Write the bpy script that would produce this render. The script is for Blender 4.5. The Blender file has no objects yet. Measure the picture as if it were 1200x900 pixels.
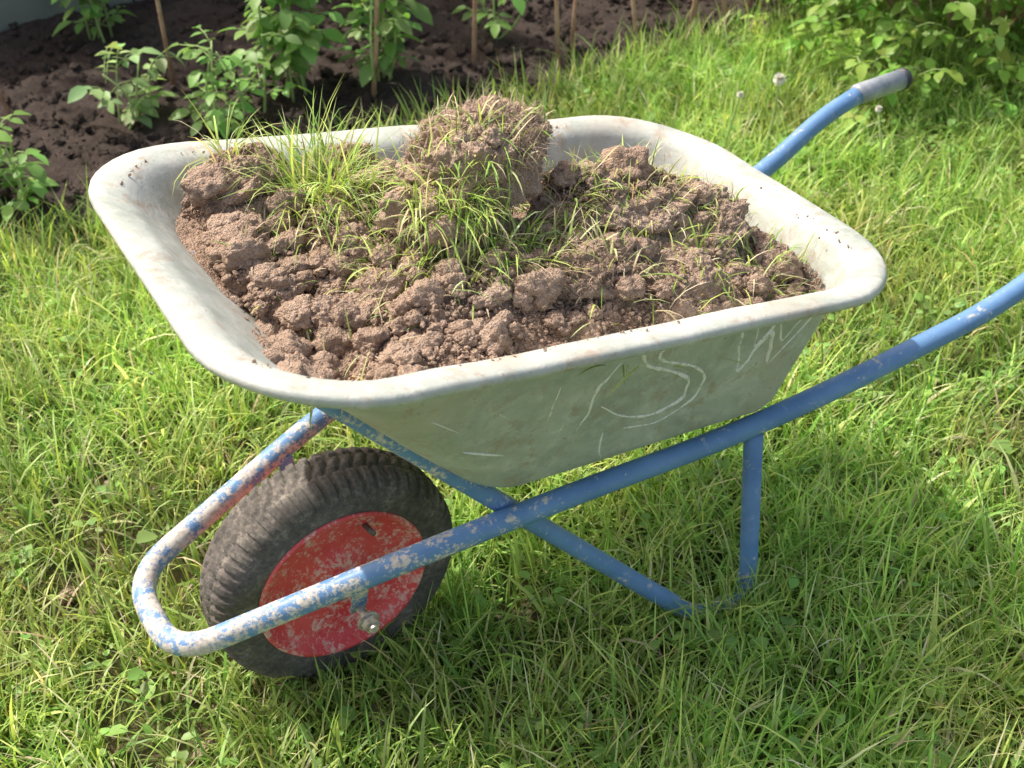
import bpy, math, numpy as np
from mathutils import Vector, Matrix
rng=np.random.default_rng(7)
sc=bpy.context.scene
sc.view_settings.view_transform='Standard'; sc.view_settings.look='None'; sc.view_settings.exposure=0

# ------------------------------------------------------------------ helpers
def hash3(i,j,k):
    h=(i.astype(np.int64)*374761393+j.astype(np.int64)*668265263+k.astype(np.int64)*2147483647%1000003+k.astype(np.int64)*974711)&0xffffffff
    h=((h^(h>>13))*1274126177)&0xffffffff
    h=((h^(h>>16))*2246822519)&0xffffffff
    return ((h^(h>>15))&0xffffff)/float(0xffffff)
def vnoise(P):
    P=np.asarray(P,float); I=np.floor(P).astype(np.int64); f=P-I; f=f*f*(3-2*f)
    r=0
    for a in (0,1):
        for b in (0,1):
            for c in (0,1):
                w=(f[:,0] if a else 1-f[:,0])*(f[:,1] if b else 1-f[:,1])*(f[:,2] if c else 1-f[:,2])
                r=r+w*hash3(I[:,0]+a,I[:,1]+b,I[:,2]+c)
    return r*2-1
def fbm(P,oct=4,gain=.5):
    r=0;a=1;P=np.asarray(P,float)
    for o in range(oct):
        r=r+a*vnoise(P+17.3*o); P=P*2.03; a*=gain
    return r
def billow(P,oct=4,gain=.5):
    r=0;a=1;P=np.asarray(P,float)
    for o in range(oct):
        r=r+a*(1-2*np.abs(vnoise(P+31.7*o))); P=P*2.07; a*=gain
    return r
def worley(P):
    """dome height of packed granules: ~1 at a cell centre, 0 at the cracks, random height per cell"""
    P=np.asarray(P,float); I=np.floor(P).astype(np.int64); best=np.full(len(P),9.); hh=np.zeros(len(P))
    for a in (-1,0,1):
        for b in (-1,0,1):
            for c in (-1,0,1):
                J=I+np.array([a,b,c]); q=np.c_[hash3(J[:,0],J[:,1],J[:,2]),hash3(J[:,0]+51,J[:,1],J[:,2]),hash3(J[:,0],J[:,1]+77,J[:,2])]
                d=((J+q-P)**2).sum(1); m=d<best; best=np.where(m,d,best); hh=np.where(m,q[:,0],hh)
    return np.clip(1-best*1.6,0,1)*(.25+.75*hh)
def link(o,parent=None):
    sc.collection.objects.link(o)
    if parent: o.parent=parent
    return o
def mk(name,V,F,mat,col=None,smooth=True,parent=None):
    V=np.asarray(V,np.float32); F=np.asarray(F,np.int32)
    me=bpy.data.meshes.new(name); k=F.shape[1]
    me.vertices.add(len(V)); me.vertices.foreach_set('co',V.ravel())
    me.loops.add(F.size); me.loops.foreach_set('vertex_index',F.ravel())
    me.polygons.add(len(F)); me.polygons.foreach_set('loop_start',np.arange(0,F.size,k,dtype=np.int32))
    me.polygons.foreach_set('loop_total',np.full(len(F),k,np.int32))
    me.polygons.foreach_set('use_smooth',np.full(len(F),smooth))
    me.update(calc_edges=True); me.validate()
    if col is not None:
        at=me.color_attributes.new('col','FLOAT_COLOR','POINT')
        c=np.ones((len(V),4),np.float32); c[:,:3]=col; at.data.foreach_set('color',c.ravel())
    me.materials.append(mat)
    return link(bpy.data.objects.new(name,me),parent)
def empty(name):
    return link(bpy.data.objects.new(name,None))

# ------------------------------------------------------------------ materials
class M:
    def __init__(s,name):
        s.m=bpy.data.materials.new(name); s.m.use_nodes=True; s.t=s.m.node_tree; s.n=s.t.nodes
        s.b=s.n['Principled BSDF']; s.out=s.n['Material Output']
        s.tc=s.n.new('ShaderNodeTexCoord')
    def L(s,a,b): s.t.links.new(a,b)
    def noise(s,scale,detail=5,rough=.6,dist=0,coord=None):
        n=s.n.new('ShaderNodeTexNoise'); n.inputs['Scale'].default_value=scale; n.inputs['Detail'].default_value=detail
        n.inputs['Roughness'].default_value=rough; n.inputs['Distortion'].default_value=dist
        s.L(coord or s.tc.outputs['Object'],n.inputs['Vector']); return n.outputs['Fac']
    def ramp(s,f,stops):
        r=s.n.new('ShaderNodeValToRGB'); e=r.color_ramp.elements
        while len(e)<len(stops): e.new(.5)
        for i,(p,c) in enumerate(stops):
            e[i].position=p; e[i].color=(c,c,c,1) if not isinstance(c,tuple) else (*c,1)
        s.L(f,r.inputs['Fac']); return r.outputs['Color']
    def mix(s,f,a,b,mode='MIX'):
        m=s.n.new('ShaderNodeMix'); m.data_type='RGBA'; m.blend_type=mode
        for v,i in ((f,0),(a,6),(b,7)):
            if isinstance(v,(int,float)): m.inputs[i].default_value=v
            elif isinstance(v,tuple): m.inputs[i].default_value=(*v,1)
            else: s.L(v,m.inputs[i])
        return m.outputs[2]
    def math(s,op,a,b=0,clamp=False):
        m=s.n.new('ShaderNodeMath'); m.operation=op; m.use_clamp=clamp
        for v,i in ((a,0),(b,1)):
            if isinstance(v,(int,float)): m.inputs[i].default_value=v
            else: s.L(v,m.inputs[i])
        return m.outputs[0]
    def pos(s,axis):
        g=s.n.new('ShaderNodeSeparateXYZ'); s.L(s.tc.outputs['Object'],g.inputs[0]); return g.outputs[axis]
    def rng(s,v,a,b,c=0,d=1):
        m=s.n.new('ShaderNodeMapRange'); m.inputs[1].default_value=a;m.inputs[2].default_value=b;m.inputs[3].default_value=c;m.inputs[4].default_value=d
        s.L(v,m.inputs[0]); return m.outputs[0]
    def bump(s,h,st=.3,dist=.01):
        b=s.n.new('ShaderNodeBump'); b.inputs['Strength'].default_value=st; b.inputs['Distance'].default_value=dist
        s.L(h,b.inputs['Height']); s.L(b.outputs[0],s.b.inputs['Normal'])
    def set(s,**k):
        for n,v in k.items():
            i=s.b.inputs[{'base':'Base Color','rough':'Roughness','metal':'Metallic','spec':'Specular IOR Level'}[n]]
            if isinstance(v,(int,float)): i.default_value=v
            elif isinstance(v,tuple): i.default_value=(*v,1)
            else: s.L(v,i)
        return s.m
def soil_mat(name,dark,mid,light,sc1=9):
    m=M(name)
    a=m.noise(sc1,4,.65); b=m.noise(130,4,.75)
    vo=m.n.new('ShaderNodeTexVoronoi'); vo.inputs['Scale'].default_value=330; m.L(m.tc.outputs['Object'],vo.inputs['Vector'])
    col=m.ramp(a,[(.3,dark),(.5,mid),(.7,light)])
    col=m.mix(.55,col,m.ramp(b,[(.34,dark),(.52,mid),(.68,light)]))
    m.set(base=col,rough=.97,spec=.1)
    h=m.math('SUBTRACT',m.math('MULTIPLY',b,1.4),m.math('MULTIPLY',vo.outputs['Distance'],.5)); m.bump(h,1.0,.006)
    return m.m
mat_soil=soil_mat('dry_soil',(.25,.175,.130),(.45,.335,.262),(.62,.495,.405))
mat_bed=soil_mat('bed_soil',(.045,.034,.030),(.080,.064,.058),(.15,.122,.11),5)

def leaf_mat(name,trans=.35,rough=.45):
    m=M(name); a=m.n.new('ShaderNodeAttribute'); a.attribute_name='col'
    col=a.outputs['Color']
    m.set(base=col,rough=rough,spec=.35)
    t=m.n.new('ShaderNodeBsdfTranslucent'); m.L(m.mix(1.0,col,(1.2,1.15,.7),'MULTIPLY'),t.inputs[0])
    x=m.n.new('ShaderNodeMixShader'); x.inputs[0].default_value=trans
    m.L(m.b.outputs[0],x.inputs[1]); m.L(t.outputs[0],x.inputs[2]); m.L(x.outputs[0],m.out.inputs[0])
    return m.m
mat_grass=leaf_mat('grass_blades',.42,.45)
mat_leaf=leaf_mat('leaves',.40,.45)
mat_attr=leaf_mat('dry_fibres',.05,.8)

m=M('galvanised_steel')
n1=m.noise(9,6,.68,.5); n2=m.noise(45,4,.7); n3=m.noise(3.2,5,.65,1.0)
base=m.ramp(n1,[(.32,(.37,.42,.38)),(.5,(.49,.535,.50)),(.68,(.60,.63,.60))])
base=m.mix(m.ramp(n2,[(.50,0.),(.68,.5)]),base,(.72,.73,.71))
base=m.mix(m.ramp(n3,[(.49,0.),(.60,.55)]),base,(.50,.465,.40))
dm=m.ramp(m.noise(22,7,.8,.3),[(.53,0.),(.64,.75)])
base=m.mix(dm,base,(.43,.355,.285))
dm2=m.ramp(m.noise(90,4,.7),[(.62,0.),(.69,.65)])
base=m.mix(dm2,base,(.31,.265,.22))
m.set(base=base,rough=m.rng(n2,.3,.7,.5,.8),metal=.20,spec=.3)
m.bump(m.math('ADD',n1,m.math('MULTIPLY',n2,.3)),.25,.01)
mat_zinc=m.m
m=M('scuffed_relief'); m.set(base=m.ramp(m.noise(120,3,.7),[(.36,(.55,.58,.54)),(.48,(.88,.88,.85))]),rough=.7); mat_scratch=m.m

m=M('blue_paint')
n1=m.noise(34,6,.75,.3); n2=m.noise(9,4,.65); n4=m.noise(140,3,.7)
base=m.ramp(n2,[(.3,(.10,.225,.45)),(.7,(.17,.33,.60))])
base=m.mix(m.ramp(n1,[(.56,0.),(.72,.6)]),base,(.40,.50,.64))
front=m.rng(m.pos(0),.42,-.20,0,1); low=m.rng(m.pos(2),.10,0,0,1)
dirtiness=m.math('ADD',m.math('MULTIPLY',front,.135),m.math('MULTIPLY',low,.16))
dv=m.math('ADD',m.math('ADD',m.math('MULTIPLY',n1,.65),m.math('MULTIPLY',n4,.35)),dirtiness)
mask=m.ramp(dv,[(.585,0.),(.64,.9)])
base=m.mix(mask,base,m.ramp(n4,[(.35,(.44,.37,.31)),(.6,(.68,.64,.58))]))
m.set(base=base,rough=m.mix(mask,(.42,.42,.42),(.9,.9,.9)),spec=.45)
m.bump(m.math('ADD',mask,m.math('MULTIPLY',n4,.5)),.25,.002)
mat_blue=m.m

m=M('red_rim_paint')
n1=m.noise(34,7,.8,.4); n2=m.noise(12,4,.6); n4=m.noise(170,3,.7)
base=m.ramp(n2,[(.3,(.72,.05,.065)),(.7,(.84,.13,.13))])
dv=m.math('ADD',m.math('MULTIPLY',n1,.7),m.math('MULTIPLY',n4,.3))
mask=m.ramp(dv,[(.50,0.),(.57,.72)])
base=m.mix(mask,base,m.ramp(n4,[(.35,(.60,.38,.34)),(.6,(.84,.68,.62))]))
m.set(base=base,rough=m.mix(mask,(.45,.45,.45),(.9,.9,.9)))
m.bump(n1,.15,.002); mat_red=m.m

m=M('tyre_rubber')
n1=m.noise(20,5,.7); n4=m.noise(150,3,.7)
base=m.ramp(m.math('ADD',m.math('MULTIPLY',n1,.6),m.math('MULTIPLY',n4,.4)),[(.35,(.06,.056,.053)),(.52,(.13,.12,.11)),(.66,(.29,.26,.23))])
m.set(base=base,rough=.88,spec=.25); m.bump(n4,.3,.002); mat_rubber=m.m
m=M('bolt_steel'); m.set(base=m.ramp(m.noise(80),[(.35,(.35,.31,.27)),(.65,(.72,.69,.64))]),rough=.45,metal=.4); mat_steel=m.m
m=M('grip_grey'); m.set(base=m.ramp(m.noise(25,6,.7),[(.35,(.22,.26,.31)),(.65,(.44,.48,.52))]),rough=.5,metal=.3); mat_grip=m.m
m=M('grip_cap'); m.set(base=(.03,.035,.045),rough=.5); mat_cap=m.m
m=M('fence_boards')
w=m.noise(6,6,.65)
m.set(base=m.ramp(w,[(.3,(.17,.20,.18)),(.7,(.27,.30,.27))]),rough=.8); m.bump(w,.3,.01); mat_fence=m.m
m=M('bark'); w=m.noise(14,8,.7); m.set(base=m.ramp(w,[(.3,(.06,.045,.035)),(.7,(.17,.13,.10))]),rough=.9); m.bump(w,.8,.02); mat_bark=m.m

m=M('lawn_earth')
n=m.noise(5,6,.65); n2=m.noise(70,5,.75)
base=m.ramp(n,[(.35,(.09,.13,.04)),(.55,(.12,.15,.05)),(.70,(.20,.155,.105))])
base=m.mix(m.ramp(n2,[(.42,0.),(.58,.8)]),base,(.16,.12,.08))
m.set(base=base,rough=1.0,spec=.1); m.bump(n2,1.0,.02); mat_lawn=m.m

# ------------------------------------------------------------------ generic geometry
def round_path(pts,rad,n=8):
    pts=[np.array(p,float) for p in pts]; out=[pts[0]]
    for i in range(1,len(pts)-1):
        a,b,c=pts[i-1],pts[i],pts[i+1]; r=rad[i] if hasattr(rad,'__len__') else rad
        u=(a-b);lu=np.linalg.norm(u);v=(c-b);lv=np.linalg.norm(v); r=min(r,lu*.49,lv*.49)
        p0=b+u/lu*r; p2=b+v/lv*r
        for k in range(n+1):
            t=k/n; out.append((1-t)**2*p0+2*t*(1-t)*b+t*t*p2)
    out.append(pts[-1]); return np.array(out)
def sweep(path,r,seg=20,cap=True):
    path=np.asarray(path,float); n=len(path)
    if not hasattr(r,'__len__'): r=np.full(n,r)
    T=np.gradient(path,axis=0); T/=np.linalg.norm(T,axis=1)[:,None]+1e-12
    up=np.array([0,0,1.]) if abs(T[0][2])<.9 else np.array([1.,0,0])
    N=np.cross(T[0],up); N/=np.linalg.norm(N); V=[];F=[]
    for i in range(n):
        N=N-T[i]*(N@T[i]); N/=np.linalg.norm(N); B=np.cross(T[i],N)
        a=np.arange(seg)*2*math.pi/seg
        V.append(path[i]+r[i]*(np.cos(a)[:,None]*N+np.sin(a)[:,None]*B))
    V=np.vstack(V); s=np.arange(seg); s2=(s+1)%seg
    for i in range(n-1):
        F.append(np.c_[i*seg+s,i*seg+s2,(i+1)*seg+s2,(i+1)*seg+s])
    F=np.vstack(F)
    if cap:
        V=np.vstack([V,path[0],path[-1]]); c0=len(V)-2;c1=len(V)-1
        F=np.vstack([F,np.c_[s2,s,np.full(seg,c0),np.full(seg,c0)],np.c_[(n-1)*seg+s,(n-1)*seg+s2,np.full(seg,c1),np.full(seg,c1)]])
    return V,F
def fixquads(me_name,V,F,mat,**k):
    q=F[F[:,2]!=F[:,3]]; t=F[F[:,2]==F[:,3]][:,:3]
    T=np.vstack([q[:,[0,1,2]],q[:,[0,2,3]],t])
    return mk(me_name,V,T,mat,**k)
def merge(L):
    V=[];F=[];o=0
    for v,f in L: V.append(v);F.append(f+o);o+=len(v)
    return np.vstack(V),np.vstack(F)
def revolve(prof,center,seg=96,disp=None):
    prof=np.array(prof,float); a=np.arange(seg)*2*math.pi/seg
    A,I=np.meshgrid(a,np.arange(len(prof)),indexing='ij')
    R=prof[I,0];Y=prof[I,1]
    if disp is not None: R,Y=disp(R,Y,A,I)
    V=np.stack([R*np.cos(A),Y,R*np.sin(A)],-1).reshape(-1,3)+np.array(center)
    n=len(prof);F=[]
    s=np.arange(seg);s2=(s+1)%seg
    for i in range(n-1): F.append(np.c_[s*n+i,s2*n+i,s2*n+i+1,s*n+i+1])
    return V,np.vstack(F)

# ------------------------------------------------------------------ wheelbarrow
WB=empty('wheelbarrow')
RIM=dict(xa=-.172,xb=.818,wa=.338,wb=.318,rc=.175,za=.780,zb=.573)
BOT=dict(xa=.165,xb=.662,wa=.192,wb=.224,rc=.075,za=.384,zb=.366)
def inset(p,d,dz=0):
    q=dict(p);q['xa']+=d;q['xb']-=d;q['wa']-=d;q['wb']-=d;q['rc']=max(.01,q['rc']-d);
    s=(p['zb']-p['za'])/(p['xb']-p['xa']); q['za']+=s*d+dz;q['zb']+=-s*d+dz;return q
def lerp(a,b,t): return {k:a[k]*(1-t)+b[k]*t for k in a}
NC,NS=12,12
def ring(p):
    xa,xb,wa,wb,rc=p['xa'],p['xb'],p['wa'],p['wb'],p['rc']
    cs=[(xb-rc,wb-rc,0),(xa+rc,wa-rc,90),(xa+rc,-(wa-rc),180),(xb-rc,-(wb-rc),270)]
    C=[]
    for c in cs:
        C.append([(c[0]+rc*math.cos(math.radians(c[2]+a)),c[1]+rc*math.sin(math.radians(c[2]+a))) for a in np.linspace(0,90,NC)])
    out=[]
    for i in range(4):
        out+=C[i]; a=np.array(C[i][-1]);b=np.array(C[(i+1)%4][0])
        for k in range(1,NS): out.append(tuple(a+(b-a)*k/NS))
    o=np.array(out); z=p['za']+(p['zb']-p['za'])*(o[:,0]-xa)/(xb-xa)
    return np.c_[o,z]
def wall(t): return lerp(inset(RIM,.054,-.019),BOT,t)
rings=[ring(inset(RIM,.005,-.014)),ring(inset(RIM,.001,-.012)),ring(inset(RIM,0,-.007)),ring(inset(RIM,.002,-.002)),ring(inset(RIM,.006,0)),ring(inset(RIM,.022,-.001)),ring(inset(RIM,.038,-.004)),ring(inset(RIM,.047,-.010))]
for t in (0,.1,.2,.35,.5,.65,.8,.9): rings.append(ring(wall(t)))
rings+= [ring(inset(wall(.955),.004)),ring(inset(wall(.985),.013)),ring(inset(BOT,.035)),ring(inset(BOT,.09))]
def dent(V): return V+(fbm(V*6,2)*.0025)[:,None]*np.array([.3,.6,1])
V=np.vstack(rings); n=len(rings[0]); s=np.arange(n);s2=(s+1)%n; F=[]
for i in range(len(rings)-1): F.append(np.c_[i*n+s,i*n+s2,(i+1)*n+s2,(i+1)*n+s])
V=np.vstack([V,rings[-1].mean(0)]); ci=len(V)-1; k=(len(rings)-1)*n
F.append(np.c_[k+s,k+s2,np.full(n,ci),np.full(n,ci)])
V[:-1]=dent(V[:-1])
tray=fixquads('tray',V,np.vstack(F),mat_zinc,parent=WB)
md=tray.modifiers.new('s','SOLIDIFY'); md.thickness=.002; md.offset=0

def wallpt(s,t):
    a=wall(0);b=BOT
    top=np.array([a['xa']+a['rc'],-a['wa'],0]),np.array([a['xb']-a['rc'],-a['wb'],0])
    bot=np.array([b['xa']+b['rc'],-b['wa'],0]),np.array([b['xb']-b['rc'],-b['wb'],0])
    T=top[0]+(top[1]-top[0])*s; T[2]=a['za']+(a['zb']-a['za'])*(T[0]-a['xa'])/(a['xb']-a['xa'])
    B=bot[0]+(bot[1]-bot[0])*s; B[2]=b['za']+(b['zb']-b['za'])*(B[0]-b['xa'])/(b['xb']-b['xa'])
    return T+(B-T)*t
strokes=[([(.72,.10),(.62,.06),(.53,.13),(.53,.27),(.61,.36),(.67,.46),(.64,.62),(.53,.68),(.43,.62),(.38,.50)],2.6),
 ([(.72,.16),(.62,.13),(.57,.19),(.58,.27),(.66,.33),(.72,.45),(.69,.64),(.55,.76),(.42,.71)],2.2),
 ([(.80,.12),(.83,.52),(.90,.20),(.94,.52),(1.04,.06)],2.8),([(.845,.10),(.865,.34),(.91,.12),(.95,.34),(1.01,.04)],2.2),
 ([(.47,.20),(.40,.32),(.34,.52),(.27,.64)],2.2),([(.30,.26),(.22,.50)],1.3),([(-.02,.30),(.02,.52)],.8),([(-.05,.55),(.03,.66)],1.8),([(.35,.70),(.30,.92)],1.5),([(.1,.2),(.14,.42)],.7),
 ([(.20,.65),(.27,.52)],1.0),([(.46,.05),(.62,.03),(.95,.02)],1.0)]
L=[]
for st,wm in strokes:
    p=round_path([np.array([a,b,0]) for a,b in st],.05,6)
    q=[]
    for i in range(len(p)-1):
        for k in range(4): q.append(p[i]+(p[i+1]-p[i])*k/4)
    q.append(p[-1]); q=np.array(q); q=q+fbm(q*14,2)[:,None]*.005
    P=dent(np.array([wallpt(a,b) for a,b,_ in q])); w=.0011*wm*(1+.4*vnoise(P*90))*np.sin(np.linspace(.3,math.pi-.3,len(P)))**.6
    keep=np.r_[True,np.linalg.norm(np.diff(P,axis=0),axis=1)>1e-6]
    L.append(sweep(P[keep]+np.array([0,-.95,-.3])*.0004,w[keep],8))
v,f=merge(L); fixquads('relief_lettering',v,f,mat_scratch,parent=WB)

RT=.0165
half=[(1.250,.281,.506),(1.150,.277,.482),(1.02,.265,.422),(.634,.221,.342),(.196,.201,.358),(-.262,.083,.243)]
near=[(x,-y,z) for x,y,z in half]
pts=near+half[::-1]
rad=[0,.05,.08,.2,.2,.065,.065,.2,.2,.08,.05,0]
v,f=sweep(round_path(pts,rad,10),RT,24); fixquads('frame_tube',v,f,mat_blue,parent=WB)
for sgn,nm in ((-1,'grip_right'),(1,'grip_left')):
    v,f=sweep([(1.236,.2805*sgn,.503),(1.240,.281*sgn,.504),(1.355,.285*sgn,.503)],[.0175,.0195,.0195],24)
    fixquads(nm,v,f,mat_grip,parent=WB)
    a=np.linspace(0,math.pi/2,6)
    p=[(1.352,.285*sgn,.503),(1.360,.285*sgn,.503)]+[(1.360+.010*math.sin(t),.2853*sgn,.503) for t in a[1:]]
    v,f=sweep(p,[.0208,.0208]+[max(.0208*math.cos(t),.002) for t in a[1:]],24); fixquads(nm+'_cap',v,f,mat_cap,parent=WB)
legs=[]
for sgn in (-1,1):
    path=[(.598,.221*sgn,.335),(.600,.250*sgn,.016),(.500,.250*sgn,.016),(.215,.160*sgn,.330),(-.012,.143*sgn,.605),(-.085,.125*sgn,.690)]
    legs.append(sweep(round_path(path,[0,.035,.055,.2,.05,0],10),.0145,20))
legs.append(sweep([(-.075,-.15,.675),(-.075,.15,.675)],.012,16))
v,f=merge(legs); fixquads('legs',v,f,mat_blue,parent=WB)
def box(c,h,rot=None):
    c=np.array(c);h=np.array(h)
    s=np.array([(x,y,z) for x in(-1,1) for y in(-1,1) for z in(-1,1)],float)*h
    if rot is not None: s=s@np.array(rot.to_3x3()).T
    return s+c,np.array([(0,1,3,2),(4,6,7,5),(0,4,5,1),(2,3,7,6),(0,2,6,4),(1,5,7,3)])
bx=[box((.592,-.245,.04),(.012,.003,.030)),box((.592,.245,.04),(.012,.003,.030))]
for sgn in (-1,1):
    bx.append(box((.0,.112*sgn,.245),(.012,.0025,.066),Matrix.Rotation(-.35*sgn,4,'X')))
v,f=merge(bx); o=mk('brackets',v,f,mat_blue,smooth=False,parent=WB); b=o.modifiers.new('b','BEVEL'); b.width=.0015; b.segments=2

WR=.195; C=(0,0,WR)
prof=[]
for t in np.linspace(-114,114,53):
    a=math.radians(t); ca,sa=math.cos(a),math.sin(a)
    rr=.150+.0415*(abs(ca)**.75)*np.sign(ca); yy=.050*(abs(sa)**.8)*np.sign(sa)
    prof.append((rr,yy))
prof=[(.127,-.036)]+prof+[(.127,.036)]
def tread(R,Y,A,I):
    out=np.clip((R-.165)/.010,0,1); ay=np.abs(Y)
    k=58
    sh=np.sign(Y)*.5
    bars=np.clip((np.sin(A*k+sh*math.pi+ay*40)+.35)*5,0,1)
    cen=np.clip((np.sin(A*k+Y*190)+.45)*5,0,1)
    groove=1-np.exp(-((ay-.015)/.0024)**2)
    h=np.where(ay>.015,bars,cen*.9)*groove*out
    side=np.clip(1-np.abs(R-.170)/.008,0,1)*bars*.0016*np.sign(Y)
    ring_=(np.exp(-((R-.152)/.002)**2)+np.exp(-((R-.140)/.0015)**2))*.0012*np.sign(Y)
    return R+.0052*h-.003*out, Y+side+ring_
v,f=revolve(prof,C,928,tread); mk('tyre',v,f,mat_rubber,parent=WB)
rp=[(.126,-.030),(.128,-.040),(.1325,-.046),(.1315,-.050),(.128,-.0515),(.124,-.049),(.120,-.041),(.113,-.033),(.104,-.030),(.098,-.029),(.080,-.024),(.060,-.0235),(.050,-.026),(.042,-.034),(.032,-.038),(.022,-.0385),(.018,-.0385),(.018,-.058),(.0,-.058)]
v1=revolve(rp,C,96); rp2=[(r,-y) for r,y in rp]; v2=revolve(rp2[::-1],C,96)
bar=revolve([(.126,-.031),(.115,-.02),(.115,.02),(.126,.031)],C,96)
v,f=merge([v1,v2,bar]); mk('wheel_rim',v,f,mat_red,parent=WB)
ax=[sweep([(0,-.146,WR),(0,.146,WR)],.0065,12)]
for sg in (-1,1): ax+=[sweep([(0,.139*sg,WR),(0,.128*sg,WR)],.0125,6),sweep([(0,.1275*sg,WR),(0,.1245*sg,WR)],.0165,20)]
v,f=merge(ax); fixquads('axle',v,f,mat_steel,smooth=False,parent=WB)
vs=sweep([(.05,-.028,WR+.08),(.052,-.054,WR+.083)],.0042,10); fixquads('valve',vs[0],vs[1],mat_rubber,parent=WB)

# ------------------------------------------------------------------ soil load
def rimz(x): return .78+(.573-.78)*(x+.172)/.99
def clampsoil(V):
    V=V.copy(); x,y,z=V[:,0],V[:,1],V[:,2]; rz=rimz(x)-.018
    dep=np.clip(rz-z,-.0,.5)
    fr=np.clip((x+.172)/.99,0,1)
    yw=(.282-.02*fr)-dep*.26-.004
    xf=-.115+dep*.74; xr=.760-dep*.52
    rc=.115; cxl=xf+rc; cxr=xr-rc; cyy=yw-rc
    m=z<rz+.01
    y2=np.clip(y,-yw,yw); x2=np.clip(x,xf+.004,xr-.004)
    for cc,cond in ((cxl,x2<cxl),(cxr,x2>cxr)):
        dx=x2-cc;dy=np.abs(y2)-cyy; d=np.hypot(dx,dy); q=cond&(dy>0)&(d>rc)
        kx=cc+dx/np.maximum(d,1e-6)*rc; ky=np.sign(y2)*(cyy+dy/np.maximum(d,1e-6)*rc)
        x2=np.where(q,kx,x2);y2=np.where(q,ky,y2)
    V[:,0]=np.where(m,x2,x);V[:,1]=np.where(m,y2,y); return V
def base_h(x,y):
    h=rimz(x)-.080+.012*np.sin(x*9)
    G=lambda cx,cy,a,sx,sy=None:a*np.exp(-((x-cx)/sx)**2-((y-cy)/(sy or sx))**2)
    h=h+G(.28,.03,.070,.13,.13)+G(.10,.14,.035,.12)+G(.02,.20,.03,.07)+G(.50,-.04,.062,.15,.13)+G(.34,-.14,.045,.18,.09)+G(.62,-.08,.035,.11)-G(.70,.18,.07,.14)-G(.0,-.05,.025,.10,.12)-G(.50,.22,.05,.18,.09)
    return h
NRs,NAs=230,820
wa_,wb_=ring(wall(.13)),ring(wall(.42))
tt=np.clip((wa_[:,0]-.35)/.4,0,1)[:,None]; outer=wa_*(1-tt)+wb_*tt
d=np.r_[0,np.cumsum(np.linalg.norm(np.diff(np.vstack([outer,outer[:1]]),axis=0),axis=1))]
q=np.linspace(0,d[-1],NAs,endpoint=False); OB=np.vstack([outer,outer[:1]])
bx_=np.interp(q,d,OB[:,0]);by_=np.interp(q,d,OB[:,1]);bz_=np.interp(q,d,OB[:,2])
cx,cy=.32,0.
S=np.linspace(0.004,1,NRs)**.8
X=cx+S[:,None]*(bx_-cx);Y=cy+S[:,None]*(by_-cy)
def gran(P,a=1.):
    W=P+.012*np.c_[fbm(P*30,2),fbm(P*30+7,2),fbm(P*30+13,2)]
    m=np.clip(.5+1.2*fbm(P*12+31,2),0,1)
    return a*(.0085*worley(W*34)*m+.0055*worley(W*75+9)*(1.1-.6*m)+.0032*worley(P*170+5))
def soil_z(X,Y,detail=True):
    x=X.ravel();y=Y.ravel(); h=base_h(x,y)
    P=np.c_[x,y,h*0]
    h=h+.022*fbm(P*9,3)+.007*billow(P*17+3,3)
    if detail:
        k=.15+1.2*np.clip(.5+fbm(P*6+60,2),0,1.1); W=P+.02*np.c_[fbm(P*16,2),fbm(P*16+5,2),P[:,2]]
        h=h+.013*worley(W*20+2)*k+gran(P,1.0)*k+.0045*fbm(P*60,4,.65)
    else: h=h+.010
    return h.reshape(X.shape)
Z=soil_z(X,Y)
edge=np.clip((S-.84)/.16,0,1)[:,None]**1.5
Z=Z*(1-edge)+(bz_[None]+.008*fbm(np.c_[X.ravel(),Y.ravel(),X.ravel()*0]*20,3).reshape(X.shape)*(1-edge))*edge
V=clampsoil(np.stack([X,Y,Z],-1).reshape(-1,3)); F=[]
s=np.arange(NAs);s2=(s+1)%NAs
for i in range(NRs-1): F.append(np.c_[i*NAs+s,i*NAs+s2,(i+1)*NAs+s2,(i+1)*NAs+s])
SP=empty('soil_pile')
mk('soil_surface',V,np.vstack(F),mat_soil,parent=SP)
import bmesh
def ico(sub):
    bm=bmesh.new(); bmesh.ops.create_icosphere(bm,subdivisions=sub,radius=1)
    v=np.array([p.co[:] for p in bm.verts]); f=np.array([[q.index for q in t.verts] for t in bm.faces]); bm.free(); return v,f
I5,I4,I2,I3=ico(7),ico(6),ico(2),ico(4)
def clod(c,r,I,seed,rough=1.,g=0):
    v,f=I; r=np.array(r,float); n=v.copy()
    rs=np.random.default_rng(int(seed*10)+3)
    d=np.ones(len(n))
    for k in range(7):
        p=rs.normal(size=3);p/=np.linalg.norm(p); h=rs.uniform(.60,.9); t=n@p
        d=np.minimum(d,np.where(t>.05,h/np.maximum(t,.05),9))
    d=d*(1+.20*fbm(n*1.5+seed,3)*rough+.10*billow(n*3.1+seed,3)*rough)
    V=n*d[:,None]*r+np.array(c)
    if g>0:
        k=.2+1.1*np.clip(.5+fbm(V*8+60,2),0,1.1)
        V=V+n*(gran(V,g)*k+.0036*fbm(V*70,4,.65))[:,None]-n*.004*g
    elif g<0: V=V+n*(r.mean()*(.16*worley(n*2.3+seed)+.12*fbm(n*4+seed,3,.65)))[:,None]
    return V,f
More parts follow.
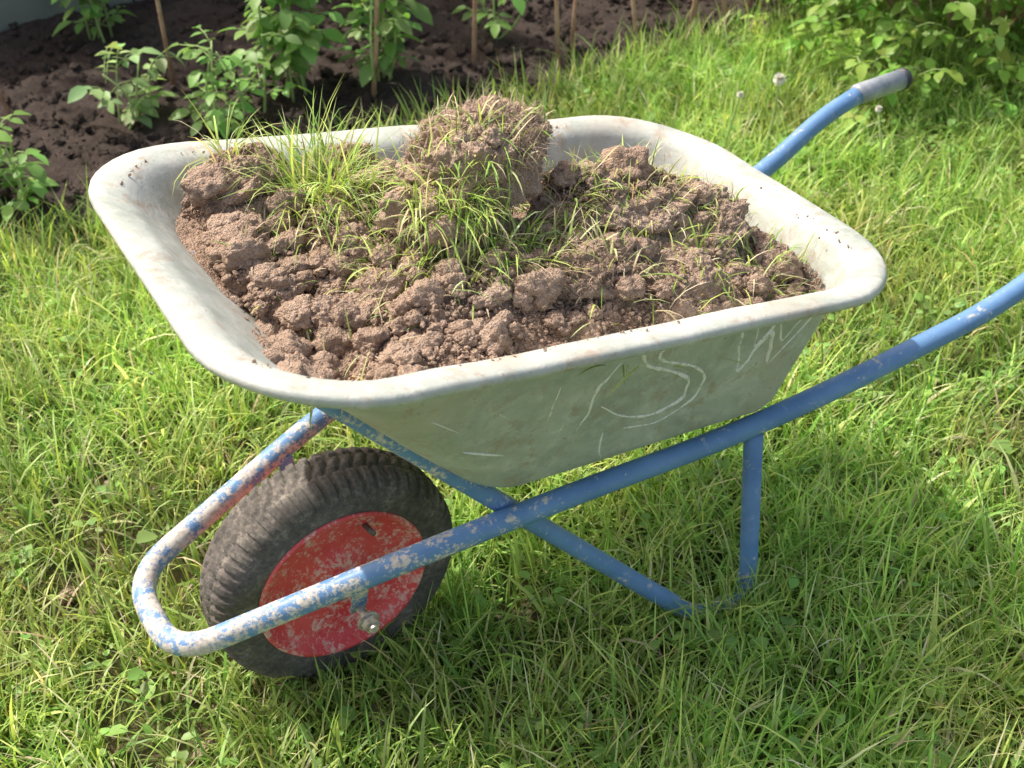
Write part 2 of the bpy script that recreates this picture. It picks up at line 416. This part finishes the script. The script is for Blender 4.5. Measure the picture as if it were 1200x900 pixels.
big=[((.285,.030,.765),(.088,.075,.062)),((.345,.050,.762),(.062,.055,.050)),((.02,.205,.712),(.060,.05,.045)),((-.015,.120,.685),(.042,.042,.034)),((.045,.245,.715),(.05,.04,.04)),
 ((.22,-.01,.725),(.07,.07,.05)),((.50,.0,.636),(.115,.085,.048)),((.60,-.04,.600),(.085,.075,.045)),((.43,.0,.672),(.07,.07,.04)),((.68,-.11,.535),(.055,.055,.035)),
 ((.68,.01,.53),(.05,.05,.03)),((.33,-.13,.650),(.10,.055,.04)),((.17,-.13,.645),(.06,.05,.04)),((.07,.03,.66),(.045,.04,.03)),((.03,.08,.67),(.04,.04,.03)),
 ((.12,-.20,.640),(.045,.03,.03)),((-.02,-.0,.675),(.035,.035,.025)),((.47,-.15,.598),(.08,.05,.035)),((.25,-.20,.618),(.05,.03,.03)),((.17,.20,.69),(.07,.045,.04)),((.14,.10,.69),(.06,.05,.035)),((.58,-.17,.565),(.06,.035,.03)),
 ((-.03,.05,.69),(.032,.03,.026)),((.02,-.06,.665),(.034,.028,.026)),((.08,-.10,.655),(.030,.034,.024))]
L=[]
for i,(c,r) in enumerate(big):
    v,f=clod(c,r,I5 if i<9 else I4,i*7.7,g=.7); L.append((clampsoil(v),f))
v,f=merge(L); mk('large_clods',v,f,mat_soil,parent=SP)
def inside(x,y):
    return abs(y)<.235 and -.085<x<.72
allclods=[(np.array(c),np.array(r)*.95) for c,r in big]
def surf_z(x,y):
    z=soil_z(x,y,False)
    for c,r in allclods:
        q=1-((x-c[0])/r[0])**2-((y-c[1])/r[1])**2
        z=np.maximum(z,np.where(q>0,c[2]+r[2]*np.sqrt(np.clip(q,0,1)),-9))
    return z
L=[]
for i in range(760):
    while True:
        x=rng.uniform(-.09,.72);y=rng.uniform(-.235,.235)
        if inside(x,y) and rng.random()<(1 if x<.28 and y<.15 else .3): break
    r=rng.choice([.005,.009,.014,.020,.028],p=[.45,.30,.15,.07,.03])*rng.uniform(.8,1.2)
    z=float(surf_z(np.array([x]),np.array([y]))[0])
    v,f=clod((x,y,z+r*.2),np.array([1,rng.uniform(.65,1),rng.uniform(.55,.9)])*r,I3 if r>.009 else I2,rng.uniform(0,99),.9,g=-1); L.append((clampsoil(v),f))
v,f=merge(L); mk('clods',v,f,mat_soil,parent=SP)
N=42000
x=rng.uniform(-.10,.75,N);y=rng.uniform(-.258,.258,N)
z=surf_z(x,y); r=.0009+.0046*rng.random(N)**4
v0,f0=ico(1)
A=rng.normal(size=(N,3,3)); Q,_=np.linalg.qr(A)
jit=v0[None]*(1+.25*rng.normal(size=(N,len(v0),1)))
VV=np.einsum('nij,nkj->nki',Q*np.array([1,.8,.7]),jit)*r[:,None,None]+np.c_[x,y,z+r*.2-.002+rng.uniform(-.006,.004,N)][:,None,:]
FF=(f0[None]+np.arange(N)[:,None,None]*len(v0)).reshape(-1,3)
mk('crumbs',clampsoil(VV.reshape(-1,3)),FF,mat_soil,smooth=False,parent=SP)
N=420; LP=ring(inset(RIM,.036,-.003)); j=rng.integers(0,len(LP),N); t=rng.random(N)[:,None]; P=LP[j]*(1-t)+LP[(j+1)%len(LP)]*t
P=P[(fbm(P*7+4,2)>.2)]; N=len(P); P[:,:2]*=1+rng.normal(size=(N,1))*.012
r=.0006+.0018*rng.random(N)**3; A=rng.normal(size=(N,3,3)); Q,_=np.linalg.qr(A)
VV=np.einsum('nij,nkj->nki',Q,np.repeat(v0[None],N,0)*(1+.25*rng.normal(size=(N,len(v0),1))))*r[:,None,None]+(P+np.c_[r*0,r*0,r*.4])[:,None,:]
FF=(f0[None]+np.arange(N)[:,None,None]*len(v0)).reshape(-1,3)
mk('lip_crumbs',VV.reshape(-1,3),FF,mat_soil,smooth=False,parent=SP)

# ------------------------------------------------------------------ blades and leaves
def blades(B,az,lean,Ln,w,curve,col,twist=None,seg=4):
    n=len(B); 
    if twist is None: twist=rng.uniform(-1.2,1.2,n)
    s=np.linspace(0,1,seg+1); P=[B.copy()]; 
    for i in range(seg):
        th=lean+curve*(s[i]+s[i+1])/2
        P.append(P[-1]+(Ln/seg)[:,None]*np.c_[np.sin(th)*np.cos(az),np.sin(th)*np.sin(az),np.cos(th)])
    sa=az+math.pi/2+twist*.6; S=np.c_[np.cos(sa),np.sin(sa),np.zeros(n)]
    W=[.7,1,.9,.6]
    out=[]
    for i in range(seg):
        out+= [P[i]-S*(w*W[i]/2)[:,None],P[i]+S*(w*W[i]/2)[:,None]]
    out.append(P[seg]); V=np.stack(out,1); k=V.shape[1]
    f=[]
    for i in range(seg-1):
        a=2*i; f+=[(a,a+1,a+3),(a,a+3,a+2)]
    f.append((2*seg-2,2*seg-1,2*seg))
    f=np.array(f); F=(f[None]+np.arange(n)[:,None,None]*k).reshape(-1,3)
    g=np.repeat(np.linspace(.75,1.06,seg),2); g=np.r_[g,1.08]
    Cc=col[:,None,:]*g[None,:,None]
    return V.reshape(-1,3),F,Cc.reshape(-1,3)
def pal(n,w=(.35,.34,.16,.10,.05)):
    P=np.array([(.34,.53,.13),(.51,.66,.20),(.20,.37,.08),(.62,.71,.36),(.76,.68,.48)])
    c=P[rng.choice(5,n,p=w)]; return c*(1+.18*rng.normal(size=(n,1)))*(1+.06*rng.normal(size=(n,3)))
def edge_y(x):
    return 1.46-.035*np.sin(x*2.1)-.12*np.clip(x-1.5,0,9)**1.5
def bare(x,y):
    P=np.c_[x,y,x*0]
    b=np.clip((fbm(P*3.1+5,3)-.75)*2,0,.6)
    for bx0,by0,r0 in ((-.28,.36,.09),(-.42,.62,.07),(-.33,-.02,.08),(-.15,.55,.06),(-.05,-.12,.05)):
        b=np.maximum(b,.85*np.exp(-(((x-bx0)/r0)**2+((y-by0)/r0)**2)))
    return b
def lawn(n_t,x0,x1,y0,y1,per,name,lmul=1,wmul=1):
    tx=rng.uniform(x0,x1,n_t);ty=rng.uniform(y0,y1,n_t)
    ok=(ty<edge_y(tx)+.05*rng.normal(size=n_t)*.5)&(rng.random(n_t)>bare(tx,ty)*.93)
    tx,ty=tx[ok],ty[ok]; n=len(tx)
    i=np.repeat(np.arange(n),rng.integers(per[0],per[1],n)); N=len(i)
    taz=rng.uniform(0,2*math.pi,n); patch=fbm(np.c_[tx,ty,tx*0]*2.3,3); hue=fbm(np.c_[tx,ty,tx*0]*4.1+20,2)
    off=rng.normal(size=(N,2))*.014
    B=np.c_[tx[i]+off[:,0],ty[i]+off[:,1],np.zeros(N)-.003]
    az=np.arctan2(off[:,1],off[:,0])+rng.normal(size=N)*.6; az=np.where(rng.random(N)<.35,taz[i],az)
    Ln=(.052+.05*rng.random(N)+.025*patch[i]+.09*(rng.random(N)**6))*lmul
    lean=np.abs(rng.normal(size=N))*.42; curve=rng.uniform(.1,1.8,N)
    w=rng.uniform(.0018,.0052,N)*wmul
    col=pal(N)*(1+.26*patch[i])[:,None]*(1+np.c_[.10*hue[i],-.02*hue[i],.1*hue[i]])
    return blades(B,az,lean,np.maximum(Ln,.02),w,curve,np.clip(col,.01,.9))
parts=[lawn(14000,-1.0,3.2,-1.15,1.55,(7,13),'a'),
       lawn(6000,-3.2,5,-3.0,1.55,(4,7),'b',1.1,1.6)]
def tall(cx,cy,sx,sy,n,l0=.09,l1=.17):
    B=np.c_[cx+rng.normal(size=n)*sx,cy+rng.normal(size=n)*sy,np.zeros(n)-.003]
    return blades(B,rng.uniform(0,6.3,n),np.abs(rng.normal(size=n))*.35,rng.uniform(l0,l1,n),rng.uniform(.002,.005,n),rng.uniform(.1,1.3,n),np.clip(pal(n),.02,.85))
parts+=[tall(.0,-.115,.10,.028,220,.05,.10),tall(.14,-.05,.05,.06,110),tall(-.17,-.08,.03,.05,60,.05,.10),tall(.62,-.27,.05,.04,90,.07,.13),tall(.50,-.28,.05,.03,70,.05,.10),tall(.35,-.35,.25,.08,260,.07,.15),tall(.15,-.35,.2,.1,150,.07,.15)]
n=1500; x=rng.uniform(-.8,2.6,n); B=np.c_[x,edge_y(x)+rng.normal(size=n)*.03,np.zeros(n)]
parts.append(blades(B,rng.uniform(0,6.3,n),np.abs(rng.normal(size=n))*.35,rng.uniform(.08,.19,n),rng.uniform(.002,.005,n),rng.uniform(.1,1.5,n),np.clip(pal(n),.02,.85)))
def merge3(L):
    o=0;V=[];F=[];Cc=[]
    for v,f,c in L: V.append(v);F.append(f+o);Cc.append(c);o+=len(v)
    return np.vstack(V),np.vstack(F),np.vstack(Cc)
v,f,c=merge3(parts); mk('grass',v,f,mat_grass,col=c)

def leaves(Bp,D,Nn,Ln,Wd,col,fold=.25,droop=.25):
    D=D/np.linalg.norm(D,axis=1)[:,None]; S=np.cross(D,Nn); S/=np.linalg.norm(S,axis=1)[:,None]+1e-9; U=np.cross(S,D)
    st=[0,.25,.55,.8,1]; hw=[0,.42,.5,.3,0]
    out=[]
    for t in st: out.append(Bp+D*(Ln*t)[:,None]-U*(Ln*droop*t*t)[:,None])
    for sg in (-1,1):
        for k in (1,2,3):
            out.append(out[k]+S*(sg*Wd*hw[k])[:,None]+U*(Wd*hw[k]*fold)[:,None])
    V=np.stack(out,1)
    f=[]
    for b,flip in ((5,0),(8,1)):
        l1,l2,l3=b,b+1,b+2
        t=[(0,1,l1),(1,2,l2),(1,l2,l1),(2,3,l3),(2,l3,l2),(3,4,l3)]
        f+= [x[::-1] for x in t] if flip else t
    f=np.array(f); n=len(Bp); F=(f[None]+np.arange(n)[:,None,None]*11).reshape(-1,3)
    return V.reshape(-1,3),F,np.repeat(col,11,axis=0)
nT=1000
tx=rng.uniform(-.8,3,nT);ty=rng.uniform(-.9,1.45,nT)
k=fbm(np.c_[tx,ty,tx*0]*1.9+40,2); ok=(k>.0)|(rng.random(nT)<.2); tx,ty=tx[ok],ty[ok]
i=np.repeat(np.arange(len(tx)),rng.integers(4,11,len(tx))); N=len(i)
az=rng.uniform(0,2*math.pi,N); el=rng.uniform(.0,.7,N)
h=rng.uniform(.015,.06,N)
D=np.c_[np.cos(az)*np.cos(el),np.sin(az)*np.cos(el),np.sin(el)]
B=np.c_[tx[i]+.018*np.cos(az)+rng.normal(size=N)*.01,ty[i]+.018*np.sin(az)+rng.normal(size=N)*.01,h]
ln=rng.uniform(.012,.026,N)*np.where(rng.random(N)<.08,1.7,1)
Nn=np.tile([0,0,1.],(N,1))+.25*rng.normal(size=(N,3))
cw=np.array([(.27,.46,.13)])*(1+.2*rng.normal(size=(N,1)))*(1+.08*rng.normal(size=(N,3)))
v,f,c=leaves(B,D,Nn,ln,ln*rng.uniform(.5,.95,N),np.clip(cw,.02,.8)); mk('clover_and_weeds',v,f,mat_leaf,col=c)

L=[]
def tuft(cx,cy,n,spread,l0,l1,z=None,lean=.5,green=True,az0=None):
    a=rng.normal(size=(n,2))*spread; x=cx+a[:,0];y=cy+a[:,1]
    zz=surf_z(x,y)-.004 if z is None else np.full(n,z)
    az=np.arctan2(a[:,1],a[:,0])+rng.normal(size=n)*.7
    if az0 is not None: az=np.where(rng.random(n)<.6,az0+rng.normal(size=n)*.5,az)
    c=pal(n,(.28,.34,.10,.16,.12) if green else (.10,.16,.03,.21,.50))
    L.append(blades(np.c_[x,y,zz],az,np.abs(rng.normal(size=n))*lean,rng.uniform(l0,l1,n),rng.uniform(.0012,.0034,n),rng.uniform(.3,2.3,n),np.clip(c,.02,.85)))
NEAR=-math.pi/2-.3
tuft(.125,.155,190,.028,.05,.14,lean=.5); tuft(.115,.12,190,.030,.04,.12,lean=1.0,az0=NEAR); tuft(.095,.185,50,.016,.08,.20,lean=.4);tuft(.16,.13,90,.025,.04,.11,lean=.9)
tuft(.215,-.055,260,.034,.03,.10,lean=1.3,az0=NEAR); tuft(.275,-.075,240,.030,.03,.09,lean=1.4,az0=NEAR);tuft(.18,-.01,100,.03,.03,.10,lean=1.1,az0=NEAR);tuft(.235,-.02,120,.03,.02,.08,lean=1.4,az0=NEAR);tuft(.34,-.06,130,.03,.02,.08,lean=1.4,az0=0.3)
tuft(.03,.26,40,.012,.04,.11,lean=.5)
tuft(.40,-.02,100,.035,.03,.08,lean=1.3); tuft(.52,-.01,160,.05,.02,.07,lean=1.3); tuft(.48,-.09,110,.05,.02,.07,lean=1.4); tuft(.56,-.14,120,.03,.03,.07,lean=1.3); tuft(.65,-.14,120,.03,.02,.07,lean=1.2);tuft(.58,.02,110,.04,.02,.07,lean=1.3,green=False)
tuft(.13,-.02,110,.03,.03,.08,lean=1.3); tuft(.11,-.06,60,.02,.03,.07,lean=1.2,green=False); tuft(.38,-.17,90,.05,.03,.08,lean=1.4,green=False); tuft(.69,.05,44,.012,.03,.08,lean=.4);tuft(.45,.10,60,.04,.03,.08,lean=1.0,green=False);tuft(.28,.02,60,.05,.02,.05,lean=1.3,green=False)
for _ in range(190): tuft(rng.uniform(-.05,.7),rng.uniform(-.2,.2),5,.02,.015,.065,lean=1.6,green=False)
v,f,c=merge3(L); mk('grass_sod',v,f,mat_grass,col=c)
n=5200; u=rng.normal(size=(n,3)); u[:,2]=np.abs(u[:,2])*.8; u/=np.linalg.norm(u,axis=1)[:,None]
ci=rng.choice(7,n,p=[.34,.22,.06,.10,.12,.08,.08]); idx=[0,1,6,5,7,11,2]
cc=np.array([big[idx[j]][0] for j in ci]);rr=np.array([big[idx[j]][1] for j in ci])
B=cc+u*rr*rng.uniform(.85,1.06,(n,1))
v,f,c=blades(B,rng.uniform(0,6.3,n),rng.uniform(.3,2.4,n),rng.uniform(.010,.040,n),rng.uniform(.0005,.0011,n),rng.uniform(-2.5,2.5,n),np.tile([(.56,.44,.34)],(n,1))*rng.uniform(.45,1.2,(n,1)))
mk('roots',v,f,mat_attr,col=c,parent=SP)

# ------------------------------------------------------------------ ground, bed
def axis(a,b,fine,lo,hi):
    return np.unique(np.r_[np.linspace(lo,a,14),np.arange(a,b,fine),np.linspace(b,hi,14)])
xs=axis(-3,5,.05,-120,120);ys=axis(-3,4,.05,-120,120)
X,Y=np.meshgrid(xs,ys,indexing='ij'); P=np.c_[X.ravel(),Y.ravel(),X.ravel()*0]
near_m=np.exp(-(np.abs(P[:,0])/6)**4-(np.abs(P[:,1])/6)**4)
Z=(-.006+.005*fbm(P*5,3))*near_m
V=np.c_[P[:,:2],Z]; ny=len(ys); i,j=np.meshgrid(np.arange(len(xs)-1),np.arange(ny-1),indexing='ij'); a=(i*ny+j).ravel()
mk('ground',V,np.c_[a,a+ny,a+ny+1,a+1],mat_lawn)
xs=np.arange(-3,5,.014);ts=np.linspace(0,1,110)
X=np.repeat(xs[:,None],len(ts),1); e=edge_y(xs); Y=e[:,None]+.0+(2.95-e)[:,None]*ts[None]
P=np.c_[X.ravel(),Y.ravel(),X.ravel()*0]
Z=.004+.030*np.clip(ts*8,0,1)[None,:]+(.010*fbm(P*4,2)+.013*worley(P*18)+.007*worley(P*45)+.007*billow(P*30,3)).reshape(X.shape)*np.clip(ts*12,.1,1)[None,:]
V=np.c_[P[:,:2],Z.ravel()]; ny=len(ts); i,j=np.meshgrid(np.arange(len(xs)-1),np.arange(ny-1),indexing='ij'); a=(i*ny+j).ravel()
BED=empty('flower_bed'); mk('bed_soil',V,np.c_[a,a+ny,a+ny+1,a+1],mat_bed,parent=BED)
N=16000; x=rng.uniform(-2.0,3.5,N);y=rng.uniform(1.42,2.8,N);r=.003+.015*rng.random(N)**4
A=rng.normal(size=(N,3,3)); Q,_=np.linalg.qr(A); jit=v0[None]*(1+.22*rng.normal(size=(N,len(v0),1)))
VV=np.einsum('nij,nkj->nki',Q,jit)*r[:,None,None]+np.c_[x,y,np.where(y>edge_y(x)+.1,.045,.015)+rng.uniform(-.01,.01,N)][:,None,:]
FF=(f0[None]+np.arange(N)[:,None,None]*len(v0)).reshape(-1,3)
mk('bed_crumbs',VV.reshape(-1,3),FF,mat_bed,smooth=False,parent=BED)
L=[]
for i in range(26):
    cx0,cy0,r0=[(-.28,.36,.07),(-.33,-.02,.07),(-.15,.55,.05),(-.05,-.12,.06),(-.2,-.0,.1)][i%5]
    r=rng.uniform(.005,.012) if i>4 else rng.uniform(.014,.022)
    L.append(clod((cx0+rng.normal()*r0*.7,cy0+rng.normal()*r0*.7,r*.4),np.array([1,.85,.6])*r,I3,i*3.3,g=-1))
v,f=merge(L); mk('soil_clods',v,f,mat_soil)

# ------------------------------------------------------------------ raspberry canes / plants in the bed
def stem(p0,p1,r,bend=.03,n=8):
    p0=np.array(p0);p1=np.array(p1);t=np.linspace(0,1,n)[:,None]
    o=rng.normal(size=3)*bend
    return sweep(p0+(p1-p0)*t+np.sin(t*math.pi)*o,np.linspace(r,r*.6,n),7)
m=M('cane_bark'); w=m.noise(20,5,.7); m.set(base=m.ramp(w,[(.3,(.34,.17,.11)),(.7,(.60,.42,.31))]),rough=.8); mat_cane=m.m
m=M('green_stem'); m.set(base=(.34,.46,.18),rough=.6); mat_stem=m.m
def compound(base,az,Lp,size,el=.5,n=5,colr=(.24,.44,.12)):
    d=np.array([math.cos(az)*math.cos(el),math.sin(az)*math.cos(el),math.sin(el)])
    end=np.array(base)+d*Lp; s=sweep([base,np.array(base)+d*Lp*.5+[0,0,.01],end],[.0017,.0014,.001],5)
    dh=np.array([math.cos(az),math.sin(az),-.15+.3*rng.normal()*.5]); side=np.array([-math.sin(az),math.cos(az),0])
    Bs=[end];Ds=[dh];Ls=[size]
    pos=[(.75,.8),(.35,.62)][: (n-1)//2]
    for t,sc_ in pos:
        for sg in (-1,1):
            Bs.append(np.array(base)+d*Lp*t);Ds.append(dh*.45+side*sg+np.array([0,0,.1]));Ls.append(size*sc_)
    k=len(Bs); c=np.array([colr])*(1+.2*rng.normal())*(1+.08*rng.normal(size=(k,3)))
    Nn=np.tile([0,0,1.],(k,1))+.25*rng.normal(size=(k,3))
    Ls=np.array(Ls)*rng.uniform(.85,1.15,k)
    return s,leaves(np.array(Bs),np.array(Ds),Nn,Ls,Ls*.58,np.clip(c,.02,.8),.2,.3)
def plant(name,x,y,stems,h,leafsize,lean=(0,0),nl=7,cane=True,r=.006,start=.15,col=(.24,.44,.12)):
    E=empty(name); S=[];P=[];Lf=[]
    for k in range(stems):
        bx0=x+rng.normal()*.03;by0=y+rng.normal()*.03
        top=np.array([bx0+lean[0]+rng.normal()*.06*h,by0+lean[1]+rng.normal()*.06*h,h*rng.uniform(.8,1.1)])
        b0=np.array([bx0,by0,.02]); S.append(stem(b0,top,r))
        for q in range(nl):
            t=rng.uniform(start,1); s_,l_=compound(b0+(top-b0)*t,rng.uniform(0,6.3),rng.uniform(.05,.11),leafsize*rng.uniform(.7,1.2),rng.uniform(.1,.9),colr=col)
            P.append(s_);Lf.append(l_)
    v,f=merge(S); fixquads('stems',v,f,mat_cane if cane else mat_stem,parent=E)
    if P:
        v,f=merge(P); fixquads('petioles',v,f,mat_stem,parent=E)
        v,f,c=merge3(Lf); mk('leaves',v,f,mat_leaf,col=c,parent=E)
for (x,y,lx) in [(.03,2.12,.03),(.45,2.03,.0),(1.18,1.71,.05),(1.43,1.61,-.03),(1.48,1.57,.06),(1.70,1.50,.0),(1.86,1.52,.03),(1.97,1.50,.03),(.905,1.60,.08),(2.1,1.55,.05),(1.6,2.1,0),(2.2,1.9,0),(1.05,1.95,-.05)]:
    plant('raspberry_cane',x,y,1,1.35,.06,(lx*2,.05),nl=5,start=.62,r=rng.uniform(.006,.009))
plant('raspberry_bush',.70,1.84,7,.50,.065,(0,0),nl=10,cane=False,r=.004)
plant('raspberry_bush',.93,1.74,5,.42,.06,(0,0),nl=8,cane=False,r=.004)
plant('raspberry_bush',.50,1.72,4,.30,.055,(0,0),nl=7,cane=False,r=.004)
plant('raspberry_bush',.25,1.88,3,.22,.06,(0,0),nl=5,cane=False,r=.004,col=(.34,.52,.22))
plant('raspberry_bush',-.10,1.60,3,.24,.06,(0,0),nl=6,cane=False,r=.004)
plant('raspberry_bush',-.22,1.85,3,.4,.06,(0,0),nl=6,cane=False,r=.004)
plant('raspberry_bush',1.1,2.2,5,.6,.065,(0,0),nl=9,cane=False,r=.004)
plant('raspberry_bush',.35,2.45,5,.45,.065,(0,0),nl=9,cane=False,r=.004)
plant('raspberry_bush',1.35,1.8,2,.25,.05,(0,0),nl=5,cane=False,r=.004)
def shrub(name,cx,cy,rx,ry,h,n,size):
    E=empty(name); Lf=[];P=[];S=[]
    for k in range(26):
        a=rng.uniform(0,6.3);q=math.sqrt(rng.random())
        S.append(stem((cx+.25*rx*math.cos(a),cy+.25*ry*math.sin(a),0),(cx+q*rx*math.cos(a),cy+q*ry*math.sin(a),h*rng.uniform(.5,.95)),.008,.05))
    for k in range(n):
        a=rng.uniform(0,6.3);q=rng.random()**.45;z=h*(.04+.96*rng.random())
        prof=math.sqrt(max(.05,1-(max(0,z/h-.35)/.68)**2))*(1+.2*math.sin(3*a+cx)+.12*math.sin(7*a+z*5))
        b=(cx+rx*q*prof*math.cos(a),cy+ry*q*prof*math.sin(a),z)
        s_,l_=compound(b,a+rng.normal()*.7,rng.uniform(.05,.1),size*rng.uniform(.7,1.25),rng.uniform(-.2,.7),colr=(.26,.46,.09) if rng.random()<.7 else (.40,.58,.14))
        P.append(s_);Lf.append(l_)
    v,f=merge(S); fixquads('stems',v,f,mat_cane,parent=E)
    v,f=merge(P); fixquads('petioles',v,f,mat_stem,parent=E)
    v,f,c=merge3(Lf); mk('leaves',v,f,mat_leaf,col=c,parent=E)
shrub('garden_shrub',2.66,1.24,.72,.64,.98,2100,.048)
shrub('garden_shrub',3.7,1.0,.7,.6,1.0,500,.06)
E=empty('plank_fence'); L=[]
for k in range(4): L.append(box((1,2.74,.11+.17*k),(4.5,.011,.078)))
for x in np.arange(-3.2,5.6,1.75): L.append(box((x,2.79,.40),(.045,.037,.42)))
v,f=merge(L); o=mk('planks',v,f,mat_fence,smooth=False,parent=E); b=o.modifiers.new('b','BEVEL'); b.width=.004
def dandelion(x,y,h,r):
    E=empty('dandelion_clock'); p=np.array([x,y,0]); t=p+[rng.normal()*.02,rng.normal()*.02,h]
    v,f=stem(p,t,.0036,.008); fixquads('stem',v,f,mat_stem,parent=E)
    n=420; u=rng.normal(size=(n,3)); u/=np.linalg.norm(u,axis=1)[:,None]
    az=np.arctan2(u[:,1],u[:,0]);ln=np.arccos(u[:,2])
    v,f,c=blades(np.tile(t,(n,1)),az,ln,np.full(n,r),np.full(n,.0022),np.zeros(n),np.tile([(.8,.8,.75)],(n,1)))
    mk('seed_head',v,f,mat_attr,col=c,parent=E)
dandelion(1.60,.90,.20,.017); dandelion(1.48,.93,.19,.009); dandelion(1.78,.66,.16,.009)

def shade_tree(cx,cy,h,R,n,gap=.0):  # unseen tree, added for the dappled shade its crown casts
    E=empty('added_shade_tree'); S=[stem((cx,cy,-.05),(cx+.1,cy,h*.62),.11,.06,10)]
    tips=[]
    for k in range(16):
        a=k*2.4;z0=h*rng.uniform(.38,.62);z1=h*rng.uniform(.62,1.0);q=R*rng.uniform(.5,.95)
        p1=(cx+q*math.cos(a),cy+q*math.sin(a),z1); S.append(stem((cx+.05,cy,z0),p1,.035,.1)); tips.append(p1)
        for j in range(3):
            w=np.array(p1)*.55+np.array((cx,cy,z0))*.45; tp=w+rng.normal(size=3)*R*.33; S.append(stem(w,tp,.014,.05)); tips.append(tuple(tp))
    v,f=merge(S); fixquads('trunk_and_limbs',v,f,mat_bark,parent=E)
    tips=np.array(tips); i=rng.integers(0,len(tips),n); B=tips[i]+rng.normal(size=(n,3))*R*.14
    a=rng.uniform(0,6.3,n); D=np.c_[np.cos(a),np.sin(a),rng.normal(size=n)*.5-.2]; ln=rng.uniform(.06,.1,n)
    c=np.array([(.10,.20,.04)])*(1+.25*rng.normal(size=(n,1)))
    v,f,c=leaves(B,D,rng.normal(size=(n,3))*.5+[0,0,1],ln,ln*.6,np.clip(c,.02,.4)*np.ones((1,3))); mk('crown',v,f,mat_leaf,col=c,parent=E)

# ------------------------------------------------------------------ light
sd=Vector((-.50,.86,0)).normalized(); el=math.radians(54)
sv=Vector((sd.x*math.cos(el),sd.y*math.cos(el),math.sin(el)))
k=3.6/math.tan(el)
shade_tree(1.2+sd.x*k,2.80+sd.y*k,4.6,1.2,3600)  # added out of view, set towards the sun so the crown shades the bed
sun=bpy.data.lights.new('sun','SUN'); sun.energy=5.0; sun.angle=math.radians(.6); sun.color=(1,.94,.82)
so=link(bpy.data.objects.new('sun',sun)); so.rotation_euler=sv.to_track_quat('Z','Y').to_euler()
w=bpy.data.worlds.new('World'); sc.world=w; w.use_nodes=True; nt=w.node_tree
sky=nt.nodes.new('ShaderNodeTexSky'); sky.sky_type='NISHITA'; sky.sun_disc=False; sky.sun_elevation=el; sky.sun_rotation=math.atan2(sv.x,sv.y)
sky.air_density=1.0; sky.dust_density=4.0
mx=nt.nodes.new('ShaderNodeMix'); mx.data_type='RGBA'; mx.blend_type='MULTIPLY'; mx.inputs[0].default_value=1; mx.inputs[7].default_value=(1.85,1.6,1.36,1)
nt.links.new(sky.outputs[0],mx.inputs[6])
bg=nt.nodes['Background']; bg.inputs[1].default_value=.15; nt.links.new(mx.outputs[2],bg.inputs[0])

# ------------------------------------------------------------------ camera
psi,pit,roll=.524,.668,-.030
fw=Vector((math.sin(psi)*math.cos(pit),math.cos(psi)*math.cos(pit),-math.sin(pit)))
r=Vector((math.cos(psi),-math.sin(psi),0)); u=r.cross(fw)
r2=r*math.cos(roll)+u*math.sin(roll); u2=-r*math.sin(roll)+u*math.cos(roll)
cam=bpy.data.cameras.new('camera'); co=link(bpy.data.objects.new('camera',cam))
M4=Matrix((( r2.x,u2.x,-fw.x,-.417),(r2.y,u2.y,-fw.y,-1.271),(r2.z,u2.z,-fw.z,1.558),(0,0,0,1)))
co.matrix_world=M4; cam.sensor_width=36; cam.lens=36*1487.8/1200; cam.clip_end=500
cam.dof.use_dof=True; cam.dof.focus_distance=1.72; cam.dof.aperture_fstop=7.1
sc.camera=co
